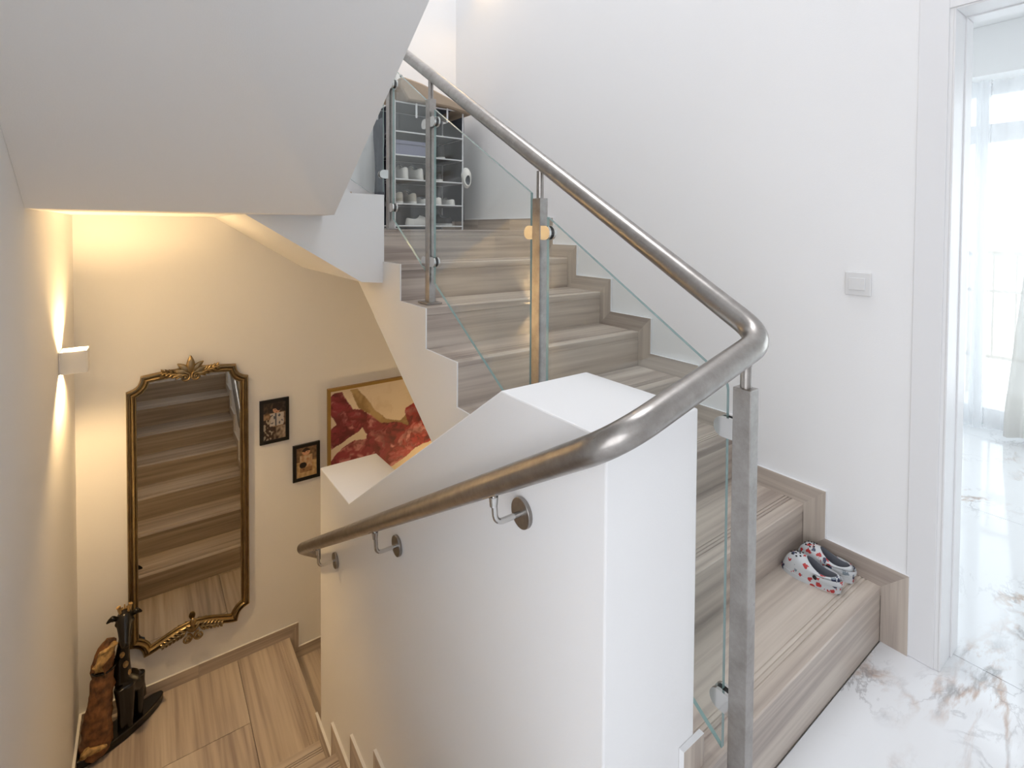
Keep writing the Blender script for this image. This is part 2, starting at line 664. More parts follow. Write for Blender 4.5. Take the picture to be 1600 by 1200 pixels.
for k in range(1, 9):
    MB().box(XA, -0.0005, YA(k) + 0.002, YA(k) + 0.02, ZA(k - 1) + (0.0 if k == 1 else -0.003), ZA(k) - 0.031).build('riser', STX, sa)
# upper quarter landing tiles
tread_mesh('landing_tile', YA(8), YA(8) + 0.56, ZU, XA, -0.0005, sa, STX)
MB().box(XA, -0.52, YA(8) + 0.562, YB - 0.001, ZU - 0.03, ZU).build('landing_tile', STX, sa)
MB().box(-0.518, -0.0005, YA(8) + 0.562, YB - 0.001, ZU - 0.03, ZU).build('landing_tile', STX, sa)
# mitred skirting on the right wall
for k in range(1, 9):
    y0, z0, zp = YA(k), ZA(k), ZA(k - 1)
    b0 = zp + SK if k > 1 else 0.0
    skirt([(y0 - SK, b0), (y0, zp), (y0, z0), (y0 - SK, z0 + SK)], 'X', -ST, -0.0003, sa, STZ)
    if k < 8:
        y1 = YA(k + 1)
        skirt([(y0, z0), (y0 - SK, z0 + SK), (y1 - SK, z0 + SK), (y1, z0)], 'X', -ST, -0.0003, sa, STY)
ys_ = [YA(8) - SK, 2.15, 2.55, YB]
for i in range(3):
    a0 = ys_[i] if i else YA(8)
    skirt([(a0, ZU), (ys_[i] + 0.001, ZU + SK), (ys_[i + 1], ZU + SK), (ys_[i + 1], ZU)], 'X', -ST, -0.0003, sa, STY)
xs_ = [XA, -0.72, -0.32, -ST]
for i in range(3):
    MB().prism([(xs_[i] + 0.001, ZU), (xs_[i] + 0.001, ZU + SK), (xs_[i + 1], ZU + SK), (xs_[i + 1], ZU)], 'Y', YB - ST, YB - 0.0003, 0, 1).build('skirting_tile', [STX, TRIM], sa)
# foot of the parapet beside the first step
MB().prism([(-1.068, 0), (-1.068, 0.255), (BX1 + 0.02, 0.255), (BX1 + 0.02, 0)], 'Y', BY0 - 0.013, BY0 - 0.0005, 0, 1).build('skirting_tile', [STZ, TRIM], sa)

# cross flight above the far wall and the flight over the camera (seen as white soffit) ------
sc = thing('staircase', 'white soffit of the stair flight passing overhead above the mirror', 'staircase', (-1.8, 1.6, 1.09))
low = [(XA - 0.0, 1.10), (-1.148, 1.11), (-1.653, 1.429), (XL + 0.0005, 1.429)]
MB().prism(low + [(XL + 0.0005, 2.3), (-1.25, 1.60), (-1.2, 1.534), (XA, 1.534)], 'Y', 1.782, 1.90).build('curb', PAINT, sc)
top = [(XL + 0.0005, 1.85), (-1.68, 1.85), (-1.68, 1.69), (-1.418, 1.69), (-1.418, 1.52), (-1.155, 1.52), (-1.155, ZU - 0.03), (XA, ZU - 0.03)]
MB().prism(low + top, 'Y', 1.90, YB - 0.0005).build('stringer', PAINT, sc)
for j in range(3):
    x1 = -1.155 - j * g
    x0 = x1 - g if j < 2 else XL + 0.0005
    z = 1.55 + j * h
    MB().box(x0, x1, 1.90, YB - 0.0005, z - 0.03, z).build('tread', STY, sc)
# flight over the camera
SY, SZ, SL = 1.60, 1.425, 0.66
poly = [(1.90, SZ), (SY, SZ), (-1.05, SZ + SL * (SY + 1.05)), (-1.05, 3.35)]
st = []
k = 0
y = -0.8
z = 3.35
while z > 2.05:
    st += [(y, z), (y, z - h)]
    y += g
    z -= h
poly += st + [(1.90, z)]
MB().prism(poly, 'X', XL + 0.0005, -1.33).build('soffit', PAINT, sc)

# down flight ------------------------------------------------------------------
sd = thing('staircase', 'grey veined stone staircase descending to the landing below the mirror', 'staircase', (-1.8, 1.2, -2.0))
P = [(BY0 + 0.0005, -0.2), (BY0 + 0.0005, -0.03)]
for k in range(1, 8):
    P += [(YD(k - 1) - 0.021, -k * h2 - 0.03), (YD(k) - 0.021, -k * h2 - 0.03)]
P[1] = (P[2][0], -0.2)
P = P[2:]
P += [(YD(7) - 0.021, ZL - 0.03), (YB - 0.0005, ZL - 0.03), (YB - 0.0005, ZL - 0.3), (1.9, ZL - 0.3), (0.02, -0.55)]
MB().prism(P, 'X', XL + 0.0005, BX0 - 0.0005).build('stringer', PAINT, sd)
for k in range(1, 8):
    tread_mesh('tread', YD(k), YD(k - 1) - 0.02, -k * h2, XL + 0.0005, BX0 - 0.0005, sd, STX)
for k in range(1, 9):
    MB().box(XL + 0.0005, BX0 - 0.0005, YD(k - 1) - 0.02, YD(k - 1) - 0.002, -k * h2, -(k - 1) * h2 - (0.031 if k > 1 else 0.013)).build('riser', STX, sd)
XN = -1.24
# landing tiles; the right one is the nosing of the next descent
e = 0.0012
MB().box(XL + 0.0005, -1.545 - e, YD(7), 2.40 - e, ZL - 0.03, ZL).build('landing_tile', STY, sd)
MB().box(XL + 0.0005, -1.545 - e, 2.40 + e, YB - 0.0005, ZL - 0.03, ZL).build('landing_tile', STY, sd)
Pn = [(XN, ZL - 0.03), (XN, ZL - 0.003), (XN - 0.003, ZL)]
for d in (0.045, 0.060, 0.075):
    Pn += [(XN - d, ZL), (XN - d - 0.001, ZL - 0.004), (XN - d - 0.007, ZL - 0.004), (XN - d - 0.008, ZL)]
Pn += [(-1.545 + e, ZL), (-1.545 + e, ZL - 0.03)]
MB().prism(Pn, 'Y', BY1 + 0.002, YB - 0.0005).build('landing_tile', STY, sd)
MB().box(-1.545 + e, BX0 - 0.002, YD(7), BY1, ZL - 0.03, ZL).build('landing_tile', STY, sd)
# cross flight going down behind the parapet
MB().box(BX0, XN - 0.02, BY1 + 0.002, YB - 0.0005, ZL - 0.3, ZL - 0.03).build('stringer', PAINT, sd)
for j in range(1, 5):
    x0 = XN + (j - 1) * g
    z = ZL - j * h2
    MB().box(x0 - 0.02, x0 - 0.002, BY1 + 0.002, YB - 0.0005, z, z + h2 - 0.031).build('riser', STY, sd)
    MB().box(x0 - 0.02, x0 + g, BY1 + 0.002, YB - 0.0005, z - 0.03, z).build('tread', STY, sd)
    MB().box(x0 - 0.02, x0 + g - 0.02, BY1 + 0.002, YB - 0.0005, z - 0.25, z - 0.03).build('stringer', PAINT, sd)
# skirting of the down flight on both sides
for (xa, xb) in ((BX0 - ST, BX0 - 0.0003), (XL + 0.0003, XL + ST)):
    for k in range(0, 8):
        z0 = -k * h2
        n0, n1 = YD(k - 1), YD(k)
        if k > 0:
            skirt([(n0, z0), (n1, z0), (n1 + SK, z0 + SK), (n0 + SK, z0 + SK)], 'X', xa, xb, sd, STY)
        if n1 + SK > BY1 and xa > -1.5:
            continue
        if k > 0:
            skirt([(n1, z0), (n1 + SK, z0 + SK), (n1 + SK, z0 - h2 + SK), (n1, z0 - h2)], 'X', xa, xb, sd, STZ)
skirt([(YD(7), ZL), (YD(7) + SK, ZL + SK), (YB, ZL + SK), (YB, ZL)], 'X', XL + 0.0003, XL + ST, sd, STY)
# far wall skirting, stepping down with the cross flight
MB().prism([(XL + ST, ZL), (XL + ST, ZL + SK), (-1.75, ZL + SK), (-1.75, ZL)], 'Y', YB - ST, YB - 0.0003, 0, 1).build('skirting_tile', [STX, TRIM], sd)
MB().prism([(-1.749, ZL), (-1.749, ZL + SK), (XN + 0.055, ZL + SK), (XN, ZL)], 'Y', YB - ST, YB - 0.0003, 0, 1).build('skirting_tile', [STX, TRIM], sd)
for j in range(0, 4):
    x0 = XN + j * g
    z0 = ZL - j * h2
    MB().prism([(x0, z0), (x0 + 0.055, z0 + SK), (x0 + 0.055, z0 - h2 + SK), (x0, z0 - h2)], 'Y', YB - ST, YB - 0.0003, 0, 1).build('skirting_tile', [STZ, TRIM], sd)
    MB().prism([(x0, z0 - h2), (x0 + 0.055, z0 - h2 + SK), (x0 + g + 0.055, z0 - h2 + SK), (x0 + g, z0 - h2)], 'Y', YB - ST, YB - 0.0003, 0, 1).build('skirting_tile', [STX, TRIM], sd)

# ------------------------------------------------------------------ railing
XP = -0.96
rl = thing('stair_railing', 'brushed steel handrail with glass panels following both flights', 'railing', (XP, -0.036, 0))


def fillet(pts, rad, n=10):
    pts = [Vector(p) for p in pts]
    out = [pts[0]]
    for i in range(1, len(pts) - 1):
        a, b, c = pts[i - 1], pts[i], pts[i + 1]
        u = (a - b).normalized()
        w = (c - b).normalized()
        r = rad[i - 1]
        p0, p1 = b + u * r, b + w * r
        for t in range(n + 1):
            t /= n
            out.append(p0 * (1 - t) ** 2 + b * 2 * t * (1 - t) + p1 * t * t)
    out.append(pts[-1])
    return out


RA = lambda y: 1.158 + 0.616 * y
RD = lambda y: 1.0 - 0.605 * (y + 0.01)
path = fillet([(-1.75, 1.90, 2.86), (XP, 1.90, RA(1.90)), (XP, -0.075, RA(-0.02)), (-1.382, -0.062, RD(-0.062)),
               (-1.382, 1.965, RD(1.965)), (-0.75, 1.965, RD(1.965) - 0.4)], [0.08, 0.06, 0.085, 0.03])
MB().tube(path, 0.0255, 28).build('handrail', STEEL, rl, smooth=True)

ZPN = 1.035


def clamp(parent, x, y, z, dirv, pitch=0.0):
    """D-shaped plate pair gripping the glass, leaving the post along dirv"""
    L, H = 0.046, 0.044
    poly = [(0, -H / 2), (0, H / 2), (L - H / 2, H / 2)]
    for t in range(1, 10):
        a = PI / 2 - PI * t / 10
        poly.append((L - H / 2 + H / 2 * math.cos(a), H / 2 * math.sin(a)))
    poly.append((L - H / 2, -H / 2))
    b = MB()
    for t0, t1, mi, s in ((-0.014, -0.0062, 0, 1), (-0.0062, 0.0062, 1, 0.9), (0.0062, 0.014, 0, 1)):
        vs_ = []
        n = len(poly)
        for t in (t0, t1):
            for (u, w) in poly:
                u *= s; w *= s
                if dirv == '+Y':
                    vs_.append((x + t, y + u, z + w))
                elif dirv == '-Y':
                    vs_.append((x + t, y - u, z + w))
                else:
                    vs_.append((x - u, y + t, z + w))
        b.add(vs_, [tuple(range(n))[::-1], tuple(range(n, 2 * n))] + [(i, (i + 1) % n, n + (i + 1) % n, n + i) for i in range(n)], mi)
    b.build('clamp', [CHROME, BLACKR], parent)


def post(y, z0, z1, clamps, plate=True):
    p = MB().box(XP - 0.016, XP + 0.016, y - 0.02, y + 0.02, z0, z1).build('post', STEEL, rl, bevel=0.0015)
    MB().tube([(XP, y, z1 - 0.01), (XP, y, RA(y) - 0.01)], 0.0115, 16).build('pin', STEEL, p, smooth=True)
    if plate:
        MB().box(XP - 0.038, XP + 0.034, y - 0.048, y + 0.048, z0, z0 + 0.009).build('base_plate', STEEL, p, bevel=0.002)
    for (z, d) in clamps:
        yy = y + 0.0195 if d == '+Y' else (y - 0.0195 if d == '-Y' else y)
        clamp(p, XP - (0.0155 if d == '-X' else 0), yy, z, d)
    return p


post(-0.036, 0.0005, ZPN, [(0.94, '+Y'), (0.335, '+Y')])
post(0.66, ZA(3), 1.467, [(1.357, '+Y'), (1.357, '-Y'), (0.78, '+Y'), (0.78, '-Y')])
post(1.43, ZA(6), 1.939, [(1.835, '+Y'), (1.835, '-Y'), (1.222, '+Y'), (1.222, '-Y')])
post(1.885, ZU, 2.21, [(2.10, '-Y'), (1.475, '-Y'), (1.645, '-X'), (2.10, '-X')])


def pane(poly, axis, a, b):
    return MB().prism(poly, axis, a, b, 0, 1).build('glass_panel', [GLASS, GLASSE], rl)


arc = [(0.004 + 0.03 - 0.03 * math.cos(t * PI / 2 / 5), 1.02 + 0.03 * math.sin(t * PI / 2 / 5)) for t in range(6)]
pane([(0.004, 0.222)] + arc[:-1] + [(0.05, 1.066), (0.618, 1.407), (0.618, 0.63)], 'X', XP - 0.005, XP + 0.005)
pane([(0.702, 0.693), (0.702, 1.487), (1.388, 1.887), (1.388, 1.129)], 'X', XP - 0.005, XP + 0.005)
pane([(1.472, 1.175), (1.472, 1.945), (1.845, 2.18), (1.845, 1.415)], 'X', XP - 0.005, XP + 0.005)
pane([(-0.998, 1.555), (-0.998, 2.20), (-1.7, 2.66), (-1.7, 1.95), (-1.07, 1.548)], 'Y', 1.88, 1.89)

for (y, z) in ((1.68, -0.13), (0.99, 0.293), (0.291, 0.728)):
    zr = RD(y) - 0.02
    br = MB().tube(fillet([(BX0 + 0.001, y, z), (-1.377, y, z), (-1.382, y, zr)], [0.022]), 0.0065, 10).build('wall_bracket', CHROME, rl, smooth=True)
    MB().tube([(BX0 - 0.0003, y, z), (BX0 - 0.011, y, z)], 0.034, 28).build('rosette', STEEL, br, smooth=True, bevel=0.0015)
    MB().tube([(-1.382, y, zr - 0.03), (-1.382, y, zr - 0.008)], [0.0085, 0.0105], 12).build('swivel', CHROME, br, smooth=True)
    MB().box(-1.396, -1.368, y - 0.03, y + 0.03, -0.003, 0.003).build('saddle', CHROME, br, bevel=0.001,
        xf=Matrix.Translation((0, y, zr - 0.0045)) @ Matrix.Rotation(-math.atan(0.605), 4, 'X') @ Matrix.Translation((0, -y, 0)))


# ------------------------------------------------------------------ wall sconces
def sconce(x, y, z, side, label, power):
    """square box open above and below; side=+1 projects towards +X"""
    t = thing('wall_sconce', label, 'wall lamp', (x, y, z), 'square up and down wall lamps')
    D, w, H, th = 0.098, 0.05, 0.098, 0.004
    s = side
    b = MB()
    def bx(a0, a1, y0, y1, z0, z1):
        xa, xb = sorted((x + s * a0, x + s * a1))
        b.box(xa, xb, y + y0, y + y1, z + z0, z + z1)
    bx(0.0003, 0.006, -w, w, 0, H)
    bx(D - th, D, -w, w, 0, H)
    bx(0.006, D - th, -w, -w + th, 0, H)
    bx(0.006, D - th, w - th, w, 0, H)
    b.build('housing', PLASTIC, t, bevel=0.001)
    xb = sorted((x + s * 0.03, x + s * 0.068))
    MB().box(xb[0], xb[1], y - 0.019, y + 0.019, z + 0.043, z + 0.055).build('led_module', LAMPIN, t)
    for zz, dr in ((0.0605, 1), (0.0375, -1)):
        l = bpy.data.lights.new('sconce_light', 'SPOT')
        l.energy = power * (0.85 if dr > 0 else 1.0)
        l.color = (1.0, 0.66, 0.31)
        l.shadow_soft_size = 0.012
        l.spot_size = math.radians(150)
        l.spot_blend = 0.9
        o = bpy.data.objects.new('sconce_light', l)
        C.objects.link(o)
        o.location = (x + s * 0.049, y, z + zz)
        o.rotation_euler = (PI if dr > 0 else 0, 0, 0)
        adopt(o, t)
        o.matrix_parent_inverse = Matrix.Translation(-Vector((x, y, z)))
    return t


sconce(XL, 2.36, 0.722, 1, 'square white wall lamp glowing up and down beside the mirror', 32.0)
sconce(0.0, 2.385, 3.27, -1, 'square white wall lamp high on the wall above the stone steps', 6.0)
sconce(0.0, 2.385, -0.95, -1, 'square white wall lamp low in the stairwell under the stone steps', 20.0)

# ------------------------------------------------------------------ mirror
MX, MY = -1.779, YB - 0.001
mr = thing('wall_mirror', 'tall gold framed mirror with leaf crest on the warm lit wall', 'mirror', (MX, MY, -1.08))


def mirror_outline():
    a, b = 0.303, 0.236
    zt, zb = 0.452, -0.985
    pts = []

    def scoop(cx, cz, p0, p1, n=7):
        # concave arc bulging towards the frame centre
        r = []
        mx, mz = (p0[0] + p1[0]) / 2, (p0[1] + p1[1]) / 2
        qx, qz = mx + (0 - cx) * 0.0, mz
        for i in range(n + 1):
            t = i / n
            bx_, bz_ = p0[0] * (1 - t) + p1[0] * t, p0[1] * (1 - t) + p1[1] * t
            k = 0.022 * math.sin(PI * t)
            d = Vector((-cx, -cz)).normalized()
            r.append((bx_ + d.x * k, bz_ + d.y * k))
        return r
    # counter clockwise starting lower left
    pts += scoop(-1, -1, (-a, zb), (-b, -1.068))
    n = 16
    for i in range(1, n):
        t = i / n
        x = -b + 2 * b * t
        pts.append((x, -1.068 + 0.062 * (0.5 - 0.5 * math.cos(2 * PI * t)) ** 0.8))
    pts += scoop(1, -1, (b, -1.068), (a, zb))
    pts += scoop(1, 1, (a, zt), (b, 0.532))
    for i in range(1, 8):
        t = i / 8
        pts.append((b - 2 * b * t, 0.532 + 0.018 * math.sin(PI * t)))
    pts += scoop(-1, 1, (-b, 0.532), (-a, zt))
    return pts


def offset(poly, d):
    n = len(poly)
    out = []
    for i in range(n):
        p0, p1, p2 = Vector(poly[i - 1]), Vector(poly[i]), Vector(poly[(i + 1) % n])
        e1, e2 = (p1 - p0).normalized(), (p2 - p1).normalized()
        n1, n2 = Vector((-e1.y, e1.x)), Vector((-e2.y, e2.x))
        m = (n1 + n2)
        m = m / max(0.5, m.length_squared / 2) if m.length > 1e-6 else n1
        q = p1 + m * d * (1.0 if m.length else 1)
        out.append((q.x, q.y))
    return out


MO = mirror_outline()
prof = [(0.0, 0.0), (0.0, 0.018), (0.004, 0.026), (0.009, 0.026), (0.012, 0.013), (0.017, 0.013), (0.021, 0.029), (0.028, 0.036),
        (0.034, 0.031), (0.037, 0.015), (0.040, 0.019), (0.043, 0.019), (0.047, 0.011), (0.047, 0.0)]
fr = MB()
rg = []
for d, o_ in prof:
    rg.append([(MX + p[0], MY - o_, p[1]) for p in offset(MO, d)])
fr.rings(rg, False, False)
fr.build('frame', GOLD, mr, smooth=True)
inn = [(-0.268, -0.962), (-0.222, -1.012), (-0.19, -1.034), (-0.12, -1.0), (-0.05, -0.978), (0.05, -0.978), (0.12, -1.0), (0.19, -1.034), (0.222, -1.012), (0.268, -0.962),
       (0.268, 0.432), (0.222, 0.48), (0.2, 0.508), (-0.2, 0.508), (-0.222, 0.48), (-0.268, 0.432)]
MB().prism([(MX + p[0], p[1]) for p in inn], 'Y', MY - 0.010, MY - 0.0005).build('mirror_glass', MIRROR, mr)


def leaf(b, x, z, ang, L, wd, hgt, y0, curl=0.0):
    """bulged leaf lying on the wall plane, pointing along ang"""
    n = 8
    rgs = []
    for i in range(n + 1):
        t = i / n
        w_ = wd * (math.sin(PI * min(1, t * 0.92 + 0.06)) ** 0.7) * (1 - 0.25 * t)
        a = ang + curl * t
        if i == 0:
            px, pz = x, z
        else:
            px += math.cos(a) * L / n
            pz += math.sin(a) * L / n
        nx, nz = -math.sin(a), math.cos(a)
        ring = []
        for k in range(8):
            th = 2 * PI * k / 8
            ring.append((px + nx * w_ * math.cos(th), y0 - hgt * (0.4 + 0.6 * math.sin(PI * t)) * max(-0.2, math.sin(th)) - 0.0, pz + nz * w_ * math.cos(th)))
        rgs.append(ring)
    b.rings(rgs)


def scroll(b, x, z, r, s, y0):
    pts = []
    for i in range(22):
        t = i / 21
        a = PI / 2 + s * t * 3.3 * PI
        rr = r * (1 - 0.78 * t)
        pts.append((x + rr * math.cos(a), y0 - 0.004 - 0.008 * t, z + rr * math.sin(a)))
    b.tube(pts, [0.0065 - 0.0025 * i / 21 for i in range(22)], 8)
    b.ball((x, y0 - 0.012, z), 0.008, 10, 6)


cr = MB()
y0 = MY - 0.034
cz = 0.528
for a, L, w_ in ((14, 0.085, 0.019), (166, 0.085, 0.019), (38, 0.092, 0.022), (142, 0.092, 0.022), (64, 0.098, 0.022), (116, 0.098, 0.022), (90, 0.112, 0.026)):
    leaf(cr, MX, cz - 0.018, math.radians(a), L, w_, 0.014 + 0.004 * (a == 90), y0, 0.5 * (1 if a < 88 else (-1 if a > 92 else 0)) * -1)
for s in (-1, 1):
    scroll(cr, MX + s * 0.027, cz - 0.026, 0.026, s, y0 - 0.006)
    for i in range(5):
        bx_ = MX + s * (0.042 + 0.021 * i)
        bz_ = cz - 0.012 + 0.006 * i
        for da in (52, 8, -34):
            ang = math.radians(da) if s > 0 else math.radians(180 - da)
            leaf(cr, bx_, bz_, ang, 0.044 - 0.004 * i, 0.0085, 0.011, y0 + 0.001)
cr.build('crest_ornament', GOLD, mr, smooth=True)
bo = MB()
cz = -1.005
bo.ball((MX, y0 - 0.008, cz + 0.052), (0.017, 0.012, 0.024), 12, 8)
for a in (50, 130, 90):
    leaf(bo, MX, cz - 0.01, math.radians(a), 0.055, 0.013, 0.013, y0)
for s in (-1, 1):
    scroll(bo, MX + s * 0.029, cz - 0.036, 0.027, s, y0 - 0.004)
    for i in range(6):
        bx_ = MX + s * (0.036 + 0.020 * i)
        bz_ = cz + 0.006 - 0.0065 * i
        for da in (28, -12, -52):
            ang = math.radians(da) if s > 0 else math.radians(180 - da)
            leaf(bo, bx_, bz_, ang, 0.042 - 0.003 * i, 0.008, 0.011, y0 + 0.001)
bo.build('base_ornament', GOLD, mr, smooth=True)


# ------------------------------------------------------------------ pictures on the far wall
def inside(p, poly):
    x, y = p
    c = False
    n = len(poly)
    for i in range(n):
        x0, y0 = poly[i]
        x1, y1 = poly[i - 1]
        if (y0 > y) != (y1 > y) and x < (x1 - x0) * (y - y0) / (y1 - y0) + x0:
            c = not c
    return c


def print_sheet(name, x0, x1, z0, z1, y, nx, nz, fn, parent):
    v, f, col = [], [], []
    for j in range(nz + 1):
        for i in range(nx + 1):
            x = x0 + (x1 - x0) * i / nx
            z = z0 + (z1 - z0) * j / nz
            v.append((x, y, z))
            col.append(fn(x, z))
    for j in range(nz):
        for i in range(nx):
            a = j * (nx + 1) + i
            f.append((a, a + 1, a + nx + 2, a + nx + 1))
    b = MB()
    b.add(v, f)
    o = b.build(name, PRINT, parent)
    at = o.data.color_attributes.new('print', 'FLOAT_COLOR', 'POINT')
    for i, c in enumerate(col):
        at.data[i].color = c
    return o


def mixc(a, b, t):
    t = max(0, min(1, t))
    return tuple(a[i] * (1 - t) + b[i] * t for i in range(3)) + (1,)


GOLDP = [(-0.839, 0.247), (-0.794, 0.243), (-0.781, 0.218), (-0.73, 0.177), (-0.684, 0.118), (-0.655, 0.061), (-0.588, -0.009), (-0.539, -0.029), (-0.469, -0.053), (-0.434, -0.023), (-0.409, 0.02), (-0.357, 0.063), (-0.229, 0.082), (-0.229, -0.037), (-0.398, -0.098), (-0.578, -0.058), (-0.636, -0.017), (-0.702, 0.053), (-0.785, 0.106), (-0.812, 0.166)]
REDP = [(-0.975, 0.223), (-0.944, 0.244), (-0.892, 0.239), (-0.862, 0.175), (-0.83, 0.106), (-0.758, 0.091), (-0.693, 0.041), (-0.617, -0.03), (-0.5, -0.056), (-0.408, -0.096), (-0.429, -0.005), (-0.424, 0.037), (-0.367, 0.06), (-0.294, -0.004), (-0.119, -0.12), (-0.05, -0.298), (-0.207, -0.26), (-0.356, -0.282), (-0.449, -0.345), (-0.539, -0.379), (-0.636, -0.287), (-0.731, -0.464), (-0.98, -0.39), (-0.98, -0.232), (-0.928, -0.175), (-0.884, -0.141), (-0.813, -0.114), (-0.73, -0.129), (-0.721, -0.099), (-0.758, -0.036), (-0.795, -0.064), (-0.875, -0.099), (-0.928, -0.122), (-0.971, -0.146), (-0.984, -0.117), (-0.984, -0.055), (-0.971, -0.005), (-0.936, 0.022), (-0.983, 0.103)]
cream, goldc = lin((232, 218, 196)), lin((150, 124, 84))
maroon, redc, bright, pink = lin((98, 36, 44)), lin((148, 60, 72)), lin((190, 60, 58)), lin((212, 150, 148))


def ink(x, z):
    w = mnoise.noise_vector(Vector((x * 9, z * 9, 0.3))) * 0.010 + mnoise.noise_vector(Vector((x * 30, z * 30, 1.3))) * 0.004
    p = (x + w.x, z + w.y)
    n = mnoise.fractal(Vector((x * 7 + w.x * 60, z * 9 + w.y * 60, 2.0)), 0.6, 2.2, 5)
    ridge = 1 - abs(mnoise.noise(Vector((x * 9 + n * 0.8, z * 12 - n * 0.6, 7.0)))) * 2.2
    if inside(p, REDP):
        c = mixc(redc, bright, (x + 0.62) * 2.4)
        c = mixc(c, pink, (n - 0.05) * 1.5)
        c = mixc(c, maroon, max(0, ridge - 0.45) * 1.3 + max(0, -n) * 0.9)
        return c
    if inside(p, GOLDP):
        return mixc(goldc, lin((186, 160, 116)), 0.5 + n)
    return mixc(cream, lin((214, 196, 168)), n * 0.5)


ar = thing('framed_picture', 'gold framed abstract print with red ink swirls behind the parapet', 'picture', (-0.52, YB, -0.49))
ax0, ax1, az0, az1 = -0.995, -0.05, -0.49, 0.275
b = MB()
fw = 0.019
b.prism([(ax0, az0), (ax1, az0), (ax1 - fw, az0 + fw), (ax0 + fw, az0 + fw)], 'Y', YB - 0.028, YB - 0.0005)
b.prism([(ax1, az0), (ax1, az1), (ax1 - fw, az1 - fw), (ax1 - fw, az0 + fw)], 'Y', YB - 0.028, YB - 0.0005)
b.prism([(ax1, az1), (ax0, az1), (ax0 + fw, az1 - fw), (ax1 - fw, az1 - fw)], 'Y', YB - 0.028, YB - 0.0005)
b.prism([(ax0, az1), (ax0, az0), (ax0 + fw, az0 + fw), (ax0 + fw, az1 - fw)], 'Y', YB - 0.028, YB - 0.0005)
b.build('frame', GOLDW, ar)
print_sheet('print', ax0 + fw - 0.002, ax1 - fw + 0.002, az0 + fw - 0.002, az1 - fw + 0.002, YB - 0.018, 190, 150, ink, ar)


def photo_frame(x0, x1, z0, z1, label, fn):
    t = thing('photo_frame', label, 'photo frame', ((x0 + x1) / 2, YB, z0))
    fw = 0.021
    b = MB()
    for poly in ([(x0, z0), (x1, z0), (x1 - fw, z0 + fw), (x0 + fw, z0 + fw)], [(x1, z0), (x1, z1), (x1 - fw, z1 - fw), (x1 - fw, z0 + fw)],
                 [(x1, z1), (x0, z1), (x0 + fw, z1 - fw), (x1 - fw, z1 - fw)], [(x0, z1), (x0, z0), (x0 + fw, z0 + fw), (x0 + fw, z1 - fw)]):
        b.prism(poly, 'Y', YB - 0.016, YB - 0.0005)
    b.build('frame', BLACKF, t)
    a0, a1, c0, c1 = x0 + fw, x1 - fw, z0 + fw, z1 - fw
    print_sheet('print', a0, a1, c0, c1, YB - 0.010, 60, 90, lambda x, z: fn((x - a0) / (a1 - a0), (z - c0) / (c1 - c0)), t)


def ell(u, v, cu, cv, ru, rv):
    return ((u - cu) / ru) ** 2 + ((v - cv) / rv) ** 2 < 1


def snap_a(u, v):
    n = mnoise.noise(Vector((u * 9, v * 12, 4.0)))
    if ell(u, v, 0.60, 0.80, 0.17, 0.10):
        if v > 0.83 or ell(u, v, 0.72, 0.86, 0.16, 0.10):
            return lin((40, 28, 24))
        if ell(u, v, 0.53, 0.80, 0.03, 0.012) or ell(u, v, 0.67, 0.80, 0.03, 0.012):
            return lin((60, 36, 30))
        if ell(u, v, 0.60, 0.735, 0.05, 0.012):
            return lin((150, 80, 70))
        return lin((206, 160, 132))
    if ell(u, v, 0.62, 0.88, 0.22, 0.10):
        return lin((38, 27, 24))
    if 0.30 + 0.1 * n < u < 0.92 and 0.36 < v < 0.71:
        return lin((196, 190, 184)) if abs(u - 0.56) > 0.03 and n < 0.28 else lin((84, 88, 100))
    if u < 0.42 and v < 0.55:
        return lin((176, 166, 150)) if n > 0.12 else lin((62, 48, 40))
    if v > 0.72:
        return mixc(lin((46, 38, 34)), lin((96, 80, 66)), n + 0.2)
    if v < 0.34:
        return mixc(lin((58, 42, 34)), lin((190, 172, 150)), (u - 0.45) * 1.6 + n * 0.6)
    return mixc(lin((170, 140, 112)), lin((96, 72, 56)), n + 0.4)


def snap_b(u, v):
    n = mnoise.noise(Vector((u * 8, v * 10, 9.0)))
    if ell(u, v, 0.33, 0.40, 0.18, 0.10):
        return lin((24, 18, 16))
    if ell(u, v, 0.48, 0.84, 0.20, 0.12):
        if v > 0.86 or ell(u, v, 0.38, 0.92, 0.2, 0.08):
            return lin((52, 36, 28))
        if ell(u, v, 0.42, 0.83, 0.03, 0.014) or ell(u, v, 0.57, 0.83, 0.03, 0.014):
            return lin((58, 36, 30))
        return lin((212, 164, 132))
    if 0.18 < u < 0.80 and 0.16 < v < 0.73:
        if v < 0.32:
            return lin((150, 116, 84)) if n < 0.2 else lin((120, 88, 62))
        return mixc(lin((206, 184, 150)), lin((178, 132, 96)), n + 0.5)
    if v > 0.52:
        return mixc(lin((96, 74, 56)), lin((140, 112, 84)), n + 0.5)
    return mixc(lin((206, 178, 132)), lin((180, 148, 104)), n + 0.5)


photo_frame(-1.412, -1.239, -0.008, 0.272, 'black framed photo of a child in a pale jacket, nearer the mirror', snap_a)
photo_frame(-1.216, -1.045, -0.304, -0.063, 'smaller black framed photo of a child, hung lower beside the red print', snap_b)

# ------------------------------------------------------------------ light switch
t = thing('light_switch', 'square white light switch on the wall above the steps', 'switch', (0, 0.1025, 1.147))
MB().box(-0.009, -0.0003, 0.063, 0.142, 1.147, 1.227).build('plate', PLASTIC, t, bevel=0.003)
MB().box(-0.0125, -0.0085, 0.080, 0.129, 1.166, 1.208).build('rocker', PLASTIC, t, bevel=0.0015)


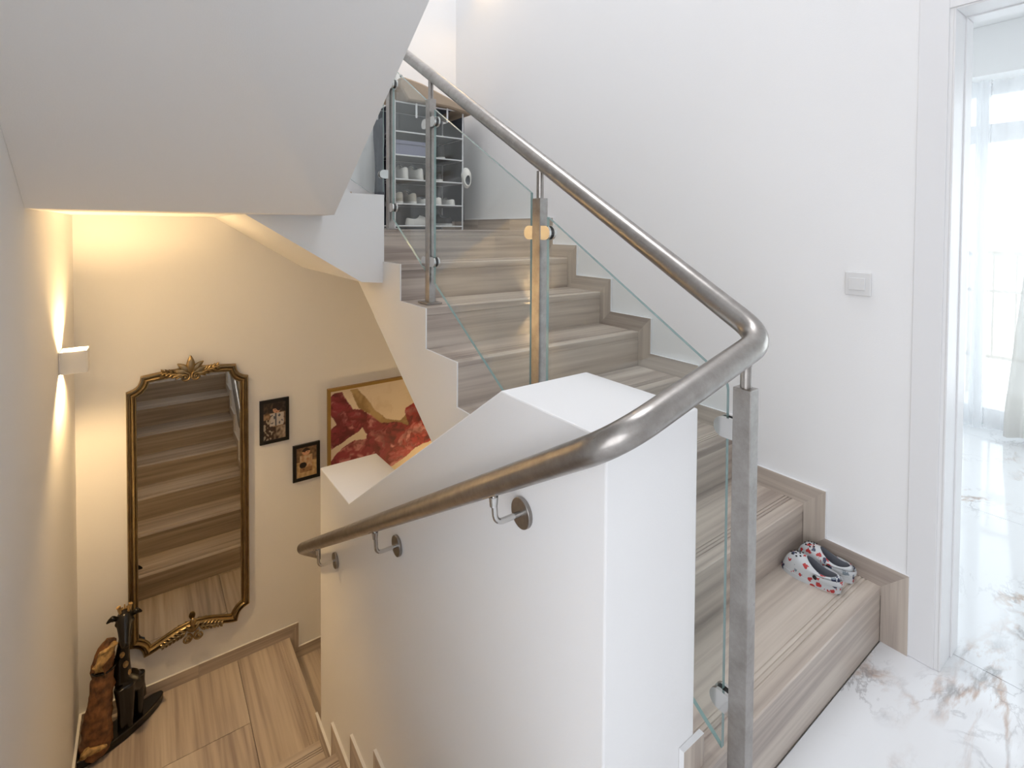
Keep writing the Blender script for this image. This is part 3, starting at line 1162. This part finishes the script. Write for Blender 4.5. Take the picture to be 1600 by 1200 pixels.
# ------------------------------------------------------------------ clogs and shoes
def slipon(L, Wd, H, open_c=0.33, open_l=0.29, open_w=0.74, toe_h=None, n=36, m=12, lowheel=0.8, steep=2.4):
    """returns builders (upper, lining, sole) in local coords: heel at y=0, toe at y=L"""
    toe_h = toe_h or H
    def outline(th):
        c, s = math.cos(th), math.sin(th)          # c>0 towards the toe
        yy = L * (0.5 + 0.5 * c)
        t = yy / L
        w = Wd / 2 * (0.80 + 0.24 * math.sin(PI * min(1, max(0, (t - 0.15) / 0.95))) - 0.10 * math.exp(-((t - 0.42) / 0.16) ** 2))
        return Vector((w * math.copysign(abs(s) ** 0.75, s), yy, 0))
    def rim(th):
        c, s = math.cos(th), math.sin(th)
        yy = L * (open_c + open_l * c)
        t = (1 + c) / 2
        z = H * (lowheel + 0.42 * t - 0.30 * math.sin(PI * t))
        return Vector((Wd / 2 * open_w * s, yy, z))
    z0 = 0.014
    up, ins, so = MB(), MB(), MB()
    TH = [2 * PI * k / n for k in range(n)]
    rings_ = []
    for i in range(m + 1):
        t = i / m
        r = []
        for th in TH:
            o_, q = outline(th), rim(th)
            p = o_ * (1 - t) + q * t
            p.z = z0 + (q.z - z0) * (1 - (1 - t) ** steep)
            bul = 0.05 * Wd * math.sin(PI * t)
            p.x += bul * math.sin(th) * 0.6
            r.append(p)
        rings_.append(r)
    up.rings(rings_, False, False)
    lip = [p + Vector((-0.004 * math.sin(th), -0.004 * math.cos(th), 0.0015)) for p, th in zip(rings_[-1], TH)]
    up.rings([rings_[-1], lip], False, False)
    bot = [Vector((p.x * 0.86, L * 0.5 + (p.y - L * 0.5) * 0.9, 0.017)) for p in rings_[0]]
    mid = [lip[k] * 0.55 + bot[k] * 0.45 for k in range(n)]
    ins.rings([lip, mid, bot], False, True)
    b0 = [Vector((outline(th).x * 1.04, L * 0.5 + (outline(th).y - L * 0.5) * 1.02, 0.0)) for th in TH]
    b1 = [p + Vector((0, 0, z0 + 0.001)) for p in b0]
    so.rings([b0, b1])
    return up, ins, so, rim, outline


def clog(x, y, z, rot, label):
    t = thing('clog', label, 'shoe', (x, y, z), 'pair of printed clogs')
    L, Wd, H = 0.178, 0.074, 0.054
    M = Matrix.Translation((x, y, z)) @ Matrix.Rotation(rot, 4, 'Z')
    up, ins, so, rim, outl = slipon(L, Wd, H, 0.31, 0.275, 0.76, lowheel=0.92, steep=4.2)
    up.build('upper', FOAM, t, True, xf=M)
    ins.build('lining', FOAMIN, t, True, xf=M)
    so.build('sole', FOAM, t, True, xf=M)
    sp = MB()
    path = []
    for i in range(21):
        a = PI * (0.5 + i / 20)
        path.append(((Wd / 2 + 0.004) * math.cos(a - PI / 2) * 1.0 if False else (Wd / 2 + 0.001) * math.sin(a) * 0.98, 0.062 + 0.068 * math.cos(a), 0.035))
    rg = []
    for i, p in enumerate(path):
        a = PI * (0.5 + i / 20)
        nx, ny = math.sin(a), math.cos(a)
        rg.append([(p[0] + nx * 0.0015, p[1] + ny * 0.0015, p[2] - 0.008), (p[0] + nx * 0.0035, p[1] + ny * 0.0035, p[2]), (p[0] + nx * 0.0015, p[1] + ny * 0.0015, p[2] + 0.008), (p[0] - nx * 0.002, p[1] - ny * 0.002, p[2])])
    sp.rings(rg)
    sp.build('strap', FOAM, t, True, xf=M)
    for s in (-1, 1):
        MB().ball((s * (Wd / 2 + 0.0015), 0.064, 0.035), (0.003, 0.0075, 0.0075), 14, 8).build('rivet', BLACKR, t, True, xf=M)
    hol = MB()
    for (hx, hy) in ((0, 0.150), (-0.013, 0.143), (0.013, 0.143), (-0.006, 0.133), (0.008, 0.132), (-0.018, 0.128), (0.019, 0.128), (0, 0.122), (-0.012, 0.117), (0.012, 0.117)):
        q = hy / L
        tt = (1 - q) / (1 - 0.62)
        tt = (1 - q) / (1 - 0.585)
        zz = 0.014 + (H * 1.34 - 0.014) * (1 - (1 - min(1, tt)) ** 4.2)
        zz -= 0.018 * (abs(hx) / (Wd / 2)) ** 2
        hol.ball((hx, hy, zz), (0.0032, 0.0032, 0.0025), 8, 6)
    hol.build('vent_holes', BLACKR, t, True, xf=M)
    return t


clog(-0.155, 0.080, ZA(1), math.radians(6), 'toddler clog printed with red and navy shapes, standing away from the wall')
clog(-0.066, 0.076, ZA(1), math.radians(4), 'toddler clog printed with red and navy shapes, tucked against the wall skirting')

# ------------------------------------------------------------------ shoe rack on the upper landing
RX0, RX1, RY0, RY1 = -0.676, -0.172, 2.50, 2.80
rk = thing('shoe_rack', 'white tubular shoe rack wrapped in dark grey cloth on upper landing', 'shoe rack', ((RX0 + RX1) / 2, 2.65, ZU))
for x in (RX0, RX1):
    for y in (RY0, RY1):
        MB().tube([(x, y, ZU), (x, y, 2.20)], 0.0055, 10).build('upright', WHITEMETAL, rk, True)
SHZ = [1.386, 1.530, 1.690, 1.848, 2.000, 2.190]
for z in SHZ:
    b = MB()
    for y in (RY0, RY1):
        b.tube([(RX0, y, z), (RX1, y, z)], 0.0048, 8)
    for x in (RX0, RX1):
        b.tube([(x, RY0, z), (x, RY1, z)], 0.0048, 8)
    sh = b.build('shelf', WHITEMETAL, rk, True)
    MB().box(RX0 + 0.003, RX1 - 0.003, RY0 + 0.006, RY1 - 0.006, z - 0.0015, z + 0.0015).build('shelf_cloth', GREYCLOTH, sh)


def drape(name, pts, z0, z1, amp, parent, mat, nz=14, th=0.004):
    """cloth hanging along a plan polyline"""
    P_ = []
    for i in range(len(pts) - 1):
        for k in range(8):
            t = k / 8
            P_.append((pts[i][0] * (1 - t) + pts[i + 1][0] * t, pts[i][1] * (1 - t) + pts[i + 1][1] * t))
    P_.append(pts[-1])
    b = MB()
    n = len(P_)
    for side in (0, 1):
        v, f = [], []
        for j in range(nz + 1):
            z = z0 + (z1 - z0) * j / nz
            for i, p in enumerate(P_):
                w = mnoise.noise_vector(Vector((p[0] * 9, p[1] * 9, z * 5))) * amp
                v.append((p[0] + w.x + (th * 0.7 if side else 0), p[1] + w.y + (th * 0.7 if side else 0), z))
        for j in range(nz):
            for i in range(n - 1):
                a = j * n + i
                f.append((a, a + 1, a + n + 1, a + n))
        b.add(v, f)
    return b.build(name, mat, parent, True)


drape('back_cover', [(RX0 - 0.01, RY1 + 0.02), (RX1 + 0.01, RY1 + 0.02)], ZU + 0.004, 2.20, 0.008, rk, GREYCLOTH)
drape('side_cover', [(RX0 - 0.02, RY1 + 0.02), (RX0 - 0.035, 2.66), (RX0 - 0.065, RY0 + 0.02)], ZU + 0.12, 2.10, 0.018, rk, GREYCLOTH)
drape('side_cover', [(RX1 + 0.014, RY1 + 0.02), (RX1 + 0.022, 2.62), (RX1 + 0.012, RY0 + 0.01)], ZU + 0.06, 2.16, 0.010, rk, GREYCLOTH)
for x in (-0.53, -0.30):
    MB().box(x - 0.006, x + 0.006, RY0 - 0.012, RY0 - 0.0065, 2.10, 2.195).build('hook_strap', WHITEMETAL, rk)

# tan padded board lying on top of the rack
bt = MB()
poly = [(-0.66, 2.335), (-0.62, 2.345), (-0.50, 2.325), (-0.30, 2.262), (-0.105, 2.185), (-0.12, 2.168), (-0.30, 2.196), (-0.44, 2.202), (-0.60, 2.200), (-0.665, 2.29)]
tb = thing('padded_board', 'tan padded board resting on top of the shoe rack', 'board', (-0.4, 2.65, 2.195))
bt.prism(poly, 'Y', 2.46, 2.82)
bt.build('cushion', TAN, tb, bevel=0.012, smooth=True)
for (x, z) in ((-0.655, 2.342), (-0.2, 2.234)):
    MB().ball((x, 2.452, z), 0.009, 10, 6).build('foot_cap', BLACKR, tb, True)

bx_ = thing('storage_box', 'lilac grey card box on the upper shelf of the shoe rack', 'box', (-0.56, 2.64, SHZ[3] + 0.0048))
MB().box(-0.665, -0.44, 2.52, 2.77, SHZ[3] + 0.0048, SHZ[3] + 0.075).build('body', LILAC, bx_, bevel=0.003)
MB().box(-0.668, -0.437, 2.515, 2.775, SHZ[3] + 0.0752, SHZ[3] + 0.10).build('lid', LILAC, bx_, bevel=0.003)


def sneaker(x, y, z, rot, label, mat, L=0.24, Wd=0.085, H=0.07, group=None, pitch=0.0, roll=0.0):
    t = thing('shoe', label, 'shoe', (x, y, z), group)
    M = Matrix.Translation((x, y, z)) @ Matrix.Rotation(rot, 4, 'Z') @ Matrix.Rotation(pitch, 4, 'X') @ Matrix.Rotation(roll, 4, 'Y')
    up, ins, so, rim, outl = slipon(L, Wd, H, 0.30, 0.25, 0.62, n=28, m=7, lowheel=0.95)
    up.build('upper', mat, t, True, xf=M)
    ins.build('lining', SHOEG, t, True, xf=M)
    so.build('sole', SHOEW, t, True, xf=M)
    b = MB()
    for k in range(4):
        yy = L * (0.58 + 0.055 * k)
        zz = H * (1.20 - 0.13 * k)
        b.tube([(-Wd * 0.22, yy, zz - 0.010), (0, yy, zz + 0.002), (Wd * 0.22, yy, zz - 0.010)], 0.003, 6)
    b.build('laces', SHOEW, t, True, xf=M)
    return t


z4, z5, z6 = SHZ[2] + 0.0052, SHZ[1] + 0.0052, SHZ[0] + 0.0052
sneaker(-0.590, 2.52, z4, math.radians(-8), 'white sneaker with tall tongue on the middle shelf of the rack', SHOEW, H=0.085)
sneaker(-0.470, 2.53, z4, math.radians(4), 'white sneaker half hidden behind the steel post, middle shelf of the rack', SHOEW, H=0.085)
sneaker(-0.625, 2.515, z5, math.radians(0), 'beige sneaker at the cloth end of the lower shelf', SHOEB, H=0.078)
sneaker(-0.530, 2.515, z5, math.radians(-3), 'beige sneaker second from the cloth end of the lower shelf', SHOEB, H=0.074)
sneaker(-0.432, 2.515, z5, math.radians(2), 'low white slip-on shoe in the middle of the lower shelf', SHOEW, L=0.22, H=0.04)
sneaker(-0.345, 2.515, z5, math.radians(-8), 'white slip-on shoe on the lower shelf, toe turned away', SHOEW, L=0.2, H=0.052)
sneaker(-0.240, 2.515, z5, math.radians(-4), 'small white slip-on shoe at the wall end of the lower shelf', SHOEW, L=0.2, H=0.042)
sneaker(-0.58, 2.54, z6, math.radians(-70), 'white shoe lying sideways on the bottom shelf of the rack', SHOEW, L=0.22, H=0.05)
sneaker(-0.330, 2.52, z4, math.radians(5), 'black shoe on the middle shelf of the rack', SHOEK, L=0.22, H=0.06)
sneaker(-0.300, 2.54, SHZ[3] + 0.0052, math.radians(8), 'black boot shaped shoe beside the lilac box', SHOEK, L=0.2, H=0.10)
sneaker(-0.245, 2.53, z6, math.radians(15), 'black shoe on the bottom shelf of the rack', SHOEK, L=0.22, H=0.06)
sneaker(-0.152, 2.478, 1.655, math.radians(-20), 'pale clog hanging toe up on the side of the rack', SHOEW, L=0.15, Wd=0.07, H=0.035, pitch=math.radians(72), roll=math.radians(10))

# ------------------------------------------------------------------ giraffe carving on the lower landing
gs = thing('giraffe_sculpture', 'black giraffe carving with brown bark trunk on a dark plinth', 'sculpture', (-2.13, 2.72, ZL))
b = MB()
base = []
for i in range(20):
    a = 2 * PI * i / 20
    r = 1 + 0.06 * math.sin(3 * a)
    u, w = 0.225 * r * math.cos(a), 0.062 * r * math.sin(a)
    ca, sa_ = math.cos(0.52), math.sin(0.52)
    base.append((-2.120 + u * ca - w * sa_, 2.735 + u * sa_ + w * ca))
b.prism(base, 'Z', ZL + 0.0005, ZL + 0.045)
b.build('plinth', EBONY, gs, bevel=0.006, smooth=True)


def limb(b, pts, rad, n=14, wob=0.0, seed=0):
    pts = [Vector(p) for p in pts]
    # catmull-rom resample
    out, rr = [], []
    for i in range(len(pts) - 1):
        p0, p1, p2, p3 = pts[max(i - 1, 0)], pts[i], pts[i + 1], pts[min(i + 2, len(pts) - 1)]
        for k in range(6):
            t = k / 6
            out.append(0.5 * ((2 * p1) + (p2 - p0) * t + (2 * p0 - 5 * p1 + 4 * p2 - p3) * t * t + (3 * p1 - p0 - 3 * p2 + p3) * t ** 3))
            rr.append(rad[i] * (1 - t) + rad[i + 1] * t)
    out.append(pts[-1]); rr.append(rad[-1])
    m0 = len(b.v)
    b.tube(out, rr, n)
    if wob:
        for i in range(m0, len(b.v)):
            p = Vector(b.v[i])
            b.v[i] = tuple(p + mnoise.noise_vector(p * 22 + Vector((seed, 0, 0))) * wob + mnoise.noise_vector(p * 60) * wob * 0.4)


zb_ = ZL + 0.04
b = MB()
limb(b, [(-2.215, 2.672, zb_ - 0.01), (-2.208, 2.677, zb_ + 0.10), (-2.195, 2.69, zb_ + 0.22), (-2.184, 2.70, zb_ + 0.34), (-2.176, 2.705, zb_ + 0.44), (-2.150, 2.71, zb_ + 0.505)],
     [0.066, 0.060, 0.052, 0.045, 0.044, 0.020], 30, 0.010, 3)
for i in range(len(b.v)):
    p = Vector(b.v[i])
    q = Vector((p.x * 70, p.y * 70, p.z * 14))
    b.v[i] = tuple(p + Vector((p.x + 2.195, p.y - 2.69, 0)).normalized() * (mnoise.noise(q) * 0.009))
b.build('bark_trunk', BARK, gs, smooth=True)
b = MB()
b.tube([(-2.179 + 0.047 * math.cos(t), 2.702 + 0.047 * math.sin(t), zb_ + 0.375) for t in [2 * PI * k / 24 for k in range(24)]], 0.007, 8, closed=True)
b.build('collar', EBONY, gs, smooth=True)
b = MB()
limb(b, [(-2.20, 2.675, zb_ + 0.385), (-2.19, 2.67, zb_ + 0.43), (-2.165, 2.672, zb_ + 0.475), (-2.135, 2.685, zb_ + 0.50)], [0.016, 0.020, 0.018, 0.008], 18, 0.022, 9)
b.build('carved_crest', CREAM, gs, smooth=True)
b = MB()
limb(b, [(-2.262, 2.632, zb_ + 0.004), (-2.245, 2.622, zb_ + 0.03), (-2.21, 2.615, zb_ + 0.035), (-2.17, 2.635, zb_ + 0.02)], [0.014, 0.022, 0.020, 0.010], 14, 0.012, 5)
b.build('carved_foot', CREAM, gs, smooth=True)
# the giraffe: body, neck, head and legs united into one surface
b = MB()
limb(b, [(-2.045, 2.765, zb_ + 0.17), (-2.075, 2.745, zb_ + 0.22), (-2.105, 2.73, zb_ + 0.26)], [0.040, 0.052, 0.044])          # barrel
limb(b, [(-2.105, 2.73, zb_ + 0.25), (-2.106, 2.735, zb_ + 0.36), (-2.095, 2.735, zb_ + 0.47), (-2.092, 2.722, zb_ + 0.58)], [0.044, 0.034, 0.025, 0.022])   # neck
limb(b, [(-2.092, 2.725, zb_ + 0.605), (-2.092, 2.69, zb_ + 0.60), (-2.090, 2.650, zb_ + 0.56), (-2.088, 2.612, zb_ + 0.515), (-2.087, 2.600, zb_ + 0.502)], [0.026, 0.040, 0.030, 0.022, 0.012])  # head
for (dx, dy) in ((-0.022, -0.032), (0.010, -0.030), (0.034, 0.030), (0.052, 0.018)):
    x0, y0_ = -2.09 + dx, 2.74 + dy
    limb(b, [(x0, y0_, zb_ + 0.23), (x0 + 0.004, y0_ - 0.004, zb_ + 0.12), (x0 + 0.002, y0_ - 0.002, zb_ + 0.01), (x0 + 0.002, y0_ - 0.012, zb_)], [0.032, 0.021, 0.017, 0.021])
limb(b, [(-2.03, 2.775, zb_ + 0.21), (-2.018, 2.78, zb_ + 0.15), (-2.015, 2.78, zb_ + 0.08)], [0.014, 0.010, 0.014], 8)
for q in (-1, 1):
    b.ball((-2.091 + q * 0.032, 2.672, zb_ + 0.592), 0.011, 10, 6)
gb = b.build('giraffe_body', EBONY, gs, smooth=True)
md = gb.modifiers.new('unite', 'REMESH')
md.mode = 'VOXEL'
md.voxel_size = 0.005
md.use_smooth_shade = True
for s in (-1, 1):
    b = MB()
    limb(b, [(-2.092 + s * 0.026, 2.69, zb_ + 0.605), (-2.092 + s * 0.050, 2.684, zb_ + 0.622), (-2.092 + s * 0.074, 2.682, zb_ + 0.610)], [0.008, 0.015, 0.003], 10)
    b.build('ear', EBONY, gs, smooth=True)
    b = MB()
    limb(b, [(-2.092 + s * 0.014, 2.69, zb_ + 0.612), (-2.092 + s * 0.020, 2.688, zb_ + 0.652), (-2.092 + s * 0.026, 2.687, zb_ + 0.672)], [0.007, 0.006, 0.010], 8)
    b.build('horn', CREAM, gs, smooth=True)
b = MB()
for i in range(7):
    b.tube([(-2.092 + 0.006 * (i - 3), 2.715, zb_ + 0.61), (-2.092 + 0.010 * (i - 3), 2.72, zb_ + 0.645 + 0.012 * (i % 2))], [0.006, 0.003], 6)
b.build('mane_tuft', CREAM, gs, smooth=True)
for (x, y, z, r) in ((-2.112, 2.690, zb_ + 0.40, 0.014), (-2.098, 2.686, zb_ + 0.345, 0.016), (-2.125, 2.698, zb_ + 0.31, 0.014), (-2.085, 2.695, zb_ + 0.29, 0.014)):
    MB().ball((x + 0.008, y + 0.016, z), (r * 0.8, 0.010, r * 1.1), 10, 6).build('pale_spot', CREAM, gs, True)

# ------------------------------------------------------------------ doorway and the bright room beyond
fr_ = MB()
fr_.box(-0.006, -0.0003, -0.126, -0.052, 0.0005, DH + 0.08)            # architrave on the stair side
fr_.box(-0.006, -0.0003, DY0 - 0.08, -0.126, DH, DH + 0.08)
fr_.box(-0.006, -0.0003, DY0 - 0.08, DY0, 0.0005, DH)
struct(fr_.build('trim_1', TRIM, bevel=0.0015), 'white architrave around the doorway')
fr_ = MB()
for (x0, x1, d) in ((-0.002, 0.098, 0.006), (0.0985, 0.167, 0.010)):
    fr_.box(x0, x1, DY1 - d, DY1 - 0.0003, 0.0005, DH)
    fr_.box(x0, x1, DY0 + 0.0003, DY0 + d, 0.0005, DH)
    fr_.box(x0, x1, DY0 + d, DY1 - d, DH - d, DH)
struct(fr_.build('door_1', TRIM, bevel=0.0015), 'white open door frame leading to the bright room')

RC = 2.74
struct(MB().box(0.165, 3.0, -2.6, 2.6, RC, RC + 0.15).build('ceiling', PAINT))
wall('wall_room_side', [(0.165, 3.0, 2.5, 2.6, 0, RC), (0.165, 3.0, -2.6, -2.5, 0, RC)])
WX = 2.78
wall('wall_window', [(WX, 3.0, -2.6, 2.6, 2.40, RC), (WX, 3.0, 2.2, 2.6, 0, 2.40), (WX, 3.0, -2.6, -2.2, 0, 2.40)])
struct(MB().box(2.55, WX, -2.5, 2.5, 2.41, RC).build('trim_2', PAINT, bevel=0.003), 'white pelmet box above the window')
w1 = thing('window_1', 'tall white framed window with balcony beyond', 'window', (2.88, 0, 0))
del w1['category']
struct(w1)
for y in (-2.2, -1.35, -0.51, 0.335, 1.2, 2.13):
    MB().box(2.84, 2.91, y, y + 0.07, 0.0, 2.40).build('stile', TRIM, w1)
for z0, z1 in ((2.00, 2.13), (0.0, 0.12), (2.33, 2.40)):
    MB().box(2.845, 2.905, -2.2, 2.2, z0, z1).build('cross_rail', TRIM, w1)
yy = [-2.13, -1.35, -0.51, 0.335, 1.2, 2.13]
for i in range(5):
    a = yy[i] + (0.07 if i else 0)
    MB().box(2.872, 2.878, a, yy[i + 1], 0.12, 2.00).build('window_pane', GLASS, w1)
    MB().box(2.872, 2.878, a, yy[i + 1], 2.13, 2.33).build('window_pane', GLASS, w1)


def curtain(name, label, x, y0, y1, z0, z1, folds, amp, mat, fn=None):
    n = 120
    m = 14
    v, f = [], []
    for j in range(m + 1):
        z = z0 + (z1 - z0) * j / m
        for i in range(n + 1):
            t = i / n
            a, c = (y0, y1) if fn is None else fn(j / m)
            y = a + (c - a) * t
            xx = x + amp * math.sin(2 * PI * folds * t + 0.5 * math.sin(5 * t + j * 0.05)) * (0.8 + 0.4 * (1 - j / m))
            v.append((xx, y, z))
    for j in range(m):
        for i in range(n):
            a = j * (n + 1) + i
            f.append((a, a + 1, a + n + 2, a + n + 1))
    o = MB().add(v, f).build(name, mat, None, True)
    return tag(o, label, 'curtain')


curtain('sheer_curtain', 'gathered white sheer curtain hanging at the edge of the window', 2.70, 0.30, 1.1, 0.006, 2.41, 13, 0.022, SHEERA)
curtain('sheer_curtain', 'thin white sheer curtain drawn across the window', 2.735, -1.6, 0.30, 0.012, 2.41, 16, 0.015, SHEERB)
curtain('curtain', 'heavier pale grey curtain gathered beside the sheer', 2.62, -0.6, 0.1, 0.02, 2.41, 6, 0.03, CURT,
        lambda t: (-0.55, 0.178 - 0.085 * max(0, min(1, (t - 0.05) / 0.45)) - 0.10 * max(0, (t - 0.5))))
# balcony outside
bl = thing('balcony', 'pale balcony with beige metal railing outside the window', 'balcony', (3.5, 0, -0.2))
MB().box(3.0, 4.0, -2.8, 2.8, -0.2, -0.02).build('slab', GROUT, bl)
MB().box(3.80, 3.84, -2.8, 2.8, 1.17, 1.21).build('top_rail', BEIGE, bl)
MB().box(3.80, 3.84, -2.8, 2.8, 0.86, 0.885).build('middle_rail', BEIGE, bl)
MB().box(3.80, 3.84, -2.8, 2.8, 0.30, 0.33).build('bottom_rail', BEIGE, bl)
for i in range(40):
    y = -2.75 + i * 0.14
    big = i % 6 == 0
    r = 0.02 if big else 0.007
    MB().box(3.82 - r, 3.82 + r, y - r, y + r, -0.02 if big else 0.30, 1.19).build('baluster', BEIGE, bl)
